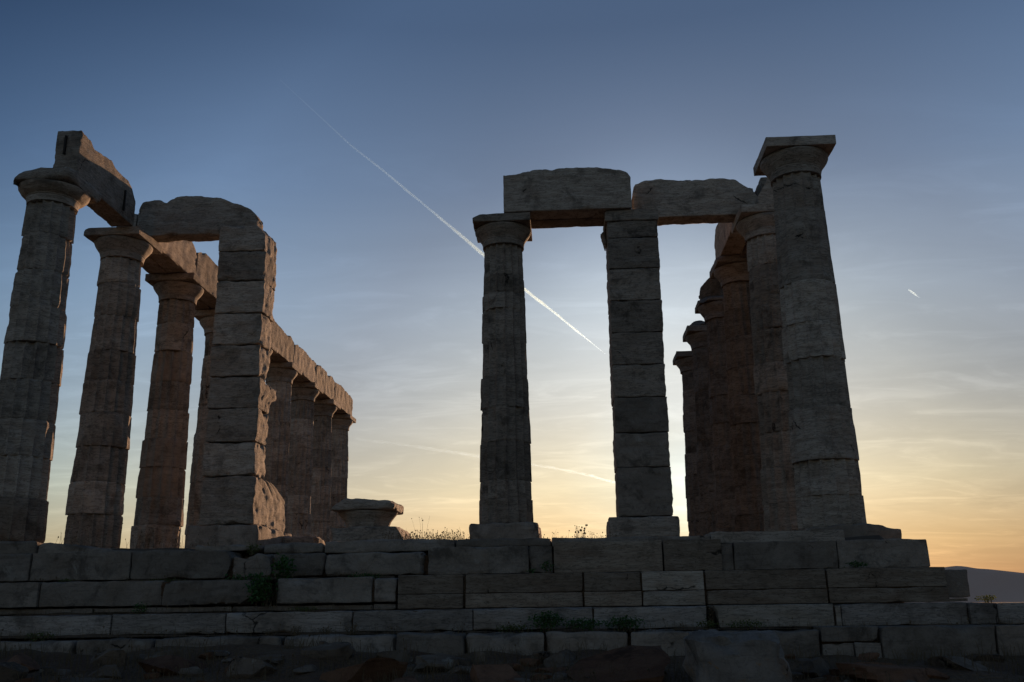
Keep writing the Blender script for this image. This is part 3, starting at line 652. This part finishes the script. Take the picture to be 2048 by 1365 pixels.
# ------------------------------------------------------------------ plants
def leaves(c, s, n, lf, rs, up_=.3, shape='ball'):
    V = []; F = []
    for i in range(n):
        while True:
            q = rs.uniform(-1, 1, 3)
            if (q**2).sum() < 1: break
        q *= .55 + .45*rs.random()
        p = np.array(c) + q*np.array(s)/2
        n_ = rs.normal(size=3); n_[2] = abs(n_[2])+up_; n_ /= np.linalg.norm(n_)
        a = np.cross(n_, rs.normal(size=3)); a /= np.linalg.norm(a); b = np.cross(n_, a)
        l = lf*rs.uniform(.6, 1.3); w = l*.55
        k = len(V); V += [p, p+a*l*.5+b*w*.5+n_*l*.08, p+a*l, p+a*l*.5-b*w*.5+n_*l*.08]; F.append([k, k+1, k+2, k+3])
    return V, F
def stalks(pts, rs, r=.003, seeds=.5, V=None, F=None, seed_r=.009):
    """thin bent stems from pts=[(x,y,z,h)], some with a seed head"""
    V = [] if V is None else V; F = [] if F is None else F
    for x, y, z, h in pts:
        lean = rs.normal(0, .18, 2)*h; prev = None; rad = r
        for t in (0, .4, .75, 1.0):
            c = np.array([x+lean[0]*t**1.6, y+lean[1]*t**1.6, z+h*t]); k = len(V)
            for a in (0, 2.1, 4.2): V.append(c+np.array([math.cos(a), math.sin(a), 0])*rad*(1-.5*t))
            if prev is not None:
                for a in range(3): F.append([prev+a, prev+(a+1) % 3, k+(a+1) % 3, k+a])
            prev = k
        if rs.random() < seeds:
            R_ = seed_r*rs.uniform(.7, 1.5); k = len(V)
            for d in ((1, 0, 0), (-1, 0, 0), (0, 1, 0), (0, -1, 0), (0, 0, 1.5), (0, 0, -1.2)): V.append(c+np.array(d)*R_)
            for f in ((0, 2, 4), (2, 1, 4), (1, 3, 4), (3, 0, 4), (2, 0, 5), (1, 2, 5), (3, 1, 5), (0, 3, 5)): F.append([k+q for q in f])
    return V, F
def plant(label, c, s, n, lf, mat, group=None, name='shrub', stems=10):
    rs = np.random.default_rng(int(abs(c[0]*1000))+n)
    t = thing(name, label, 'plant', (c[0], c[1], c[2]), group)
    V, F = leaves((c[0], c[1], c[2]+s[2]*.5), s, n, lf, rs)
    link('leaves', V, F, M[mat], t, smooth=False)
    V, F = stalks([(c[0]+rs.normal(0, s[0]*.12), c[1]+rs.normal(0, s[1]*.12), c[2]-.01, s[2]*rs.uniform(.6, 1.05)) for _ in range(stems)], rs, .003, 0)
    link('stems', V, F, M['dryleaf'], t, smooth=False)
    return t
rs = np.random.default_rng(11)
t = thing('creeper', 'broad-leaved bright green creeper hanging over the top two steps below the lit pillar', 'plant', (4.8, -5.0, -.8))
V1, F1 = leaves((4.86, -4.80, -.33), (.32, .30, .36), 260, .055, rs); V2, F2 = leaves((4.70, -5.10, -.60), (.42, .30, .40), 320, .055, rs)
V3, F3 = leaves((4.45, -4.85, -.45), (.7, .22, .12), 130, .045, rs)
V = V1+V2+V3; F = F1 + [[q+len(V1) for q in f] for f in F2] + [[q+len(V1)+len(V2) for q in f] for f in F3]
link('leaves', V, F, M['leaf'], t, smooth=False)
V, F = stalks([(4.75+rs.normal(0, .08), -5.0+rs.normal(0, .05), -.80, rs.uniform(.2, .6)) for _ in range(16)], rs, .004, 0); link('stems', V, F, M['dryleaf'], t, smooth=False)
GP = 'green plants on the step ledges'
plant('tallest green bush on the lowest ledge, right of centre', (8.08, -5.62, -1.10), (.50, .30, .24), 620, .032, 'leaf', GP)
plant('low green bush left of the tallest bush on the lowest ledge', (7.70, -5.62, -1.11), (.50, .26, .10), 300, .028, 'olive', GP)
plant('green bush just right of the tallest bush on the lowest ledge', (8.46, -5.62, -1.10), (.55, .28, .15), 460, .032, 'leaf', GP)
plant('green bush at the right end of the row of bushes on the lowest ledge', (8.90, -5.62, -1.10), (.55, .28, .17), 520, .032, 'leaf', GP)
plant('small tuft on the lowest ledge at the foot of the gap between two step blocks', (9.80, -5.60, -1.10), (.30, .25, .11), 140, .03, 'olive', GP)
plant('low spreading tuft on the lowest ledge behind the large squared boulder', (10.22, -5.62, -1.10), (.55, .25, .10), 200, .03, 'olive', GP)
plant('dry plant standing upright in the gap beside the slant-veined step block', (9.885, -5.36, -1.09), (.09, .12, .26), 90, .03, 'dryleaf', None, stems=14)
plant('dark green tuft on the second step near the right end', (11.72, -4.76, -.45), (.36, .22, .09), 150, .03, 'leaf', GP)
plant('yellow-green cushion plant at the right end of the steps against the hill', (12.98, -5.15, -.855), (.26, .2, .085), 160, .025, 'olive')
plant('dark tuft on the second step beside the left end of the brown block', (8.06, -4.78, -.46), (.20, .2, .17), 130, .03, 'leaf', GP)
plant('thin green tuft beside the small block below the lone porch column', (7.88, -4.80, -.46), (.16, .2, .07), 60, .025, 'leaf', GP)
plant('weed in the crack at the top of the steps, above the creeper', (4.36, -4.5, -.16), (.22, .2, .16), 150, .03, 'olive', GP)
plant('wide dark cushion plant on the second step right of the creeper', (5.86, -4.80, -.50), (.62, .3, .09), 260, .028, 'leaf', GP)
plant('low green strip of leaves on the second step left of the creeper', (3.40, -4.78, -.50), (.75, .22, .055), 180, .025, 'olive', GP)
plant('small round tuft on the second step at the far left', (2.16, -4.80, -.49), (.24, .22, .07), 110, .025, 'olive', GP)
plant('green tuft climbing the joint of the third step at the left', (3.28, -5.16, -.86), (.20, .2, .14), 120, .03, 'leaf', GP)
plant('dark grassy clump on the third step at the left edge', (1.30, -5.18, -.87), (.5, .25, .12), 200, .03, 'olive', GP)
plant('spreading tuft on the lowest ledge at the left', (2.36, -5.62, -1.14), (.42, .25, .11), 190, .03, 'olive', GP)
plant('flat brown-green tuft on the third step below the wide cushion plant', (5.25, -5.18, -.86), (.42, .2, .06), 120, .025, 'olive', GP)
for i, (x, h) in enumerate(((4.98, .09), (5.28, .12), (5.62, .11), (5.90, .14))):
    plant('dry grey twiggy shrub against the pale third step', (x, -5.6, -1.12), (.24, .2, h), 60, .022, 'dryleaf', 'dry shrubs against the third step', name='dry_shrub', stems=26)
def dry(pts, seeds, name='dry_grass', r=.003, sr=.009):
    V, F = stalks(pts, rs, r, seeds, seed_r=sr); return link(name, V, F, M['dryleaf'], None, smooth=False)
U = rs.uniform
tag(dry([(U(5.75, 6.85), U(-3.4, -.8), -.03, U(.10, .29)*U(.7, 1)) for _ in range(1300)], .7, r=.0020, sr=.0062), 'dry flowering grass silhouetted left of the lone porch column', 'grass', kind='stuff')
tag(dry([(U(7.85, 9.05), U(-3.4, -.8), -.03, U(.08, .22)*U(.7, 1)) for _ in range(420)], .5, r=.0020, sr=.006), 'dry grass silhouetted between the porch column and the grey pillar', 'grass', kind='stuff')
tag(dry([(U(1.0, 2.9), U(-3.2, -1.6), -.03, U(.15, .42)) for _ in range(60)], .6), 'sparse dry stalks between the feet of the left columns', 'grass', kind='stuff')
wd = thing('weed', 'taller branching weed with round seed heads between the porch column and the grey pillar', 'plant', (8.52, -2, 0))
V, F = stalks([(8.52+rs.normal(0, .03), -2+rs.normal(0, .05), -.02, U(.22, .36)) for _ in range(22)], rs, .003, .9, seed_r=.011); link('stems', V, F, M['seed'], wd, smooth=False)
wd = thing('weed', 'tall thin nodding stalks beside the fallen capital', 'plant', (6.1, -2, 0))
V, F = stalks([(6.1+rs.normal(0, .06), -2+rs.normal(0, .05), -.02, U(.42, .54)) for _ in range(5)], rs, .002, .7, seed_r=.008); link('stems', V, F, M['dryleaf'], wd, smooth=False)
pts = []
for _ in range(7000):
    x, y = U(-1, 15), U(-8.6, -5.9)
    if perlin(np.array([[x*1.1, y*1.6, 4.0]]))[0] < -.12: continue
    pts.append((x, y, 0, U(.04, .17)))
qz = gz([q[0] for q in pts], [q[1] for q in pts]) - .01; pts = [(q[0], q[1], float(z), q[3]) for q, z in zip(pts, qz)]
tag(dry(pts, .06, r=.004), 'dark dry grass between the rocks before the steps', 'grass', kind='stuff')

pts = [(U(.5, 13.5), U(-5.78, -5.5), -1.11, U(.03, .13)) for _ in range(420)] + [(U(.5, 6.2), U(-5.36, -5.05), -.86, U(.03, .09)) for _ in range(160)] + [(U(.5, 6.2), U(-4.96, -4.7), -.48, U(.02, .07)) for _ in range(120)]
tag(dry(pts, .15, r=.0028), 'thin dry stalks rooted along the ledges of the steps', 'grass', kind='stuff')

# ------------------------------------------------------------------ aircraft trails, ten kilometres up
def trail_mat(name, dens):
    m = bpy.data.materials.new(name); m.use_nodes = True; N = m.node_tree.nodes; L = m.node_tree.links; N.clear()
    out = N.new('ShaderNodeOutputMaterial'); v = N.new('ShaderNodeVolumeScatter')
    v.inputs['Color'].default_value = (.27, .52, 1, 1); v.inputs['Density'].default_value = dens; v.inputs['Anisotropy'].default_value = .75  # blue in the scatter colour stands in for whiter sunlight at height
    L.new(v.outputs[0], out.inputs['Volume'])
    return m
def trail(label, pts, rad, mat, n=300, flat=1.0, wob=.12):
    P = np.array(pts, float) + np.array([CX, CY, CZ]); s = np.concatenate([[0], np.cumsum(np.linalg.norm(np.diff(P, axis=0), axis=1))]); t = np.linspace(0, s[-1], n)
    C = np.stack([np.interp(t, s, P[:, i]) for i in range(3)], 1); r = np.interp(t/s[-1], np.linspace(0, 1, len(rad)), rad)
    off = seed_off(); q = np.stack([t/1600, t*0, t*0], 1)
    r = r*(1+.4*fbm(q*1.6+off, 2)); C = C + np.stack([fbm(q+off+i*5, 3) for i in range(3)], 1)*(r*wob*3)[:, None]
    d = P[-1]-P[0]; d /= np.linalg.norm(d); a = np.cross(d, (0, 0, 1)); a /= np.linalg.norm(a); b = np.cross(a, d); k = 10
    V = []
    for i in range(n):
        for j in range(k):
            w = 2*math.pi*j/k; V.append(C[i] + r[i]*(math.cos(w)*a + math.sin(w)*b*flat))
    F = [[i*k+j, (i+1)*k+j, (i+1)*k+(j+1) % k, i*k+(j+1) % k] for i in range(n-1) for j in range(k)]
    F += [list(range(k)), list(range((n-1)*k, n*k))[::-1]]
    o = link('contrail', V, F, mat, None, sharp=None, org=C[n//2])
    return tag(o, label, 'contrail')
tm = trail_mat('contrail_ice', .0023); tf = trail_mat('old_contrail_ice', .00024)
trail('long bright white contrail slanting down from the upper left to the grey pillar', [(-5342, 16003, 10000), (-5012, 17183, 10000), (-4581, 18754, 10000), (-4063, 20179, 10000), (-3310, 22436, 10000), (-2229, 25702, 10000), (-1133, 29055, 10000), (157, 32701, 10000), (1777, 37425, 10000)],
      [8, 20, 28, 38, 52, 56, 50, 40, 28, 9], tm)
trail('faint spreading contrail low in the sky, passing behind the lone porch column', [(-11363, 50139, 9000), (-8527, 53008, 9000), (-5459, 56952, 9000), (-2103, 61218, 9000), (690, 65187, 9000), (3722, 71078, 9000)],
      [75, 110, 105, 85, 95, 90], tf, wob=.25)
trail('short white contrail alone in the sky at the right', [(11555, 30283, 10000), (12267, 31246, 10000)], [26, 32, 10], tm, n=40)
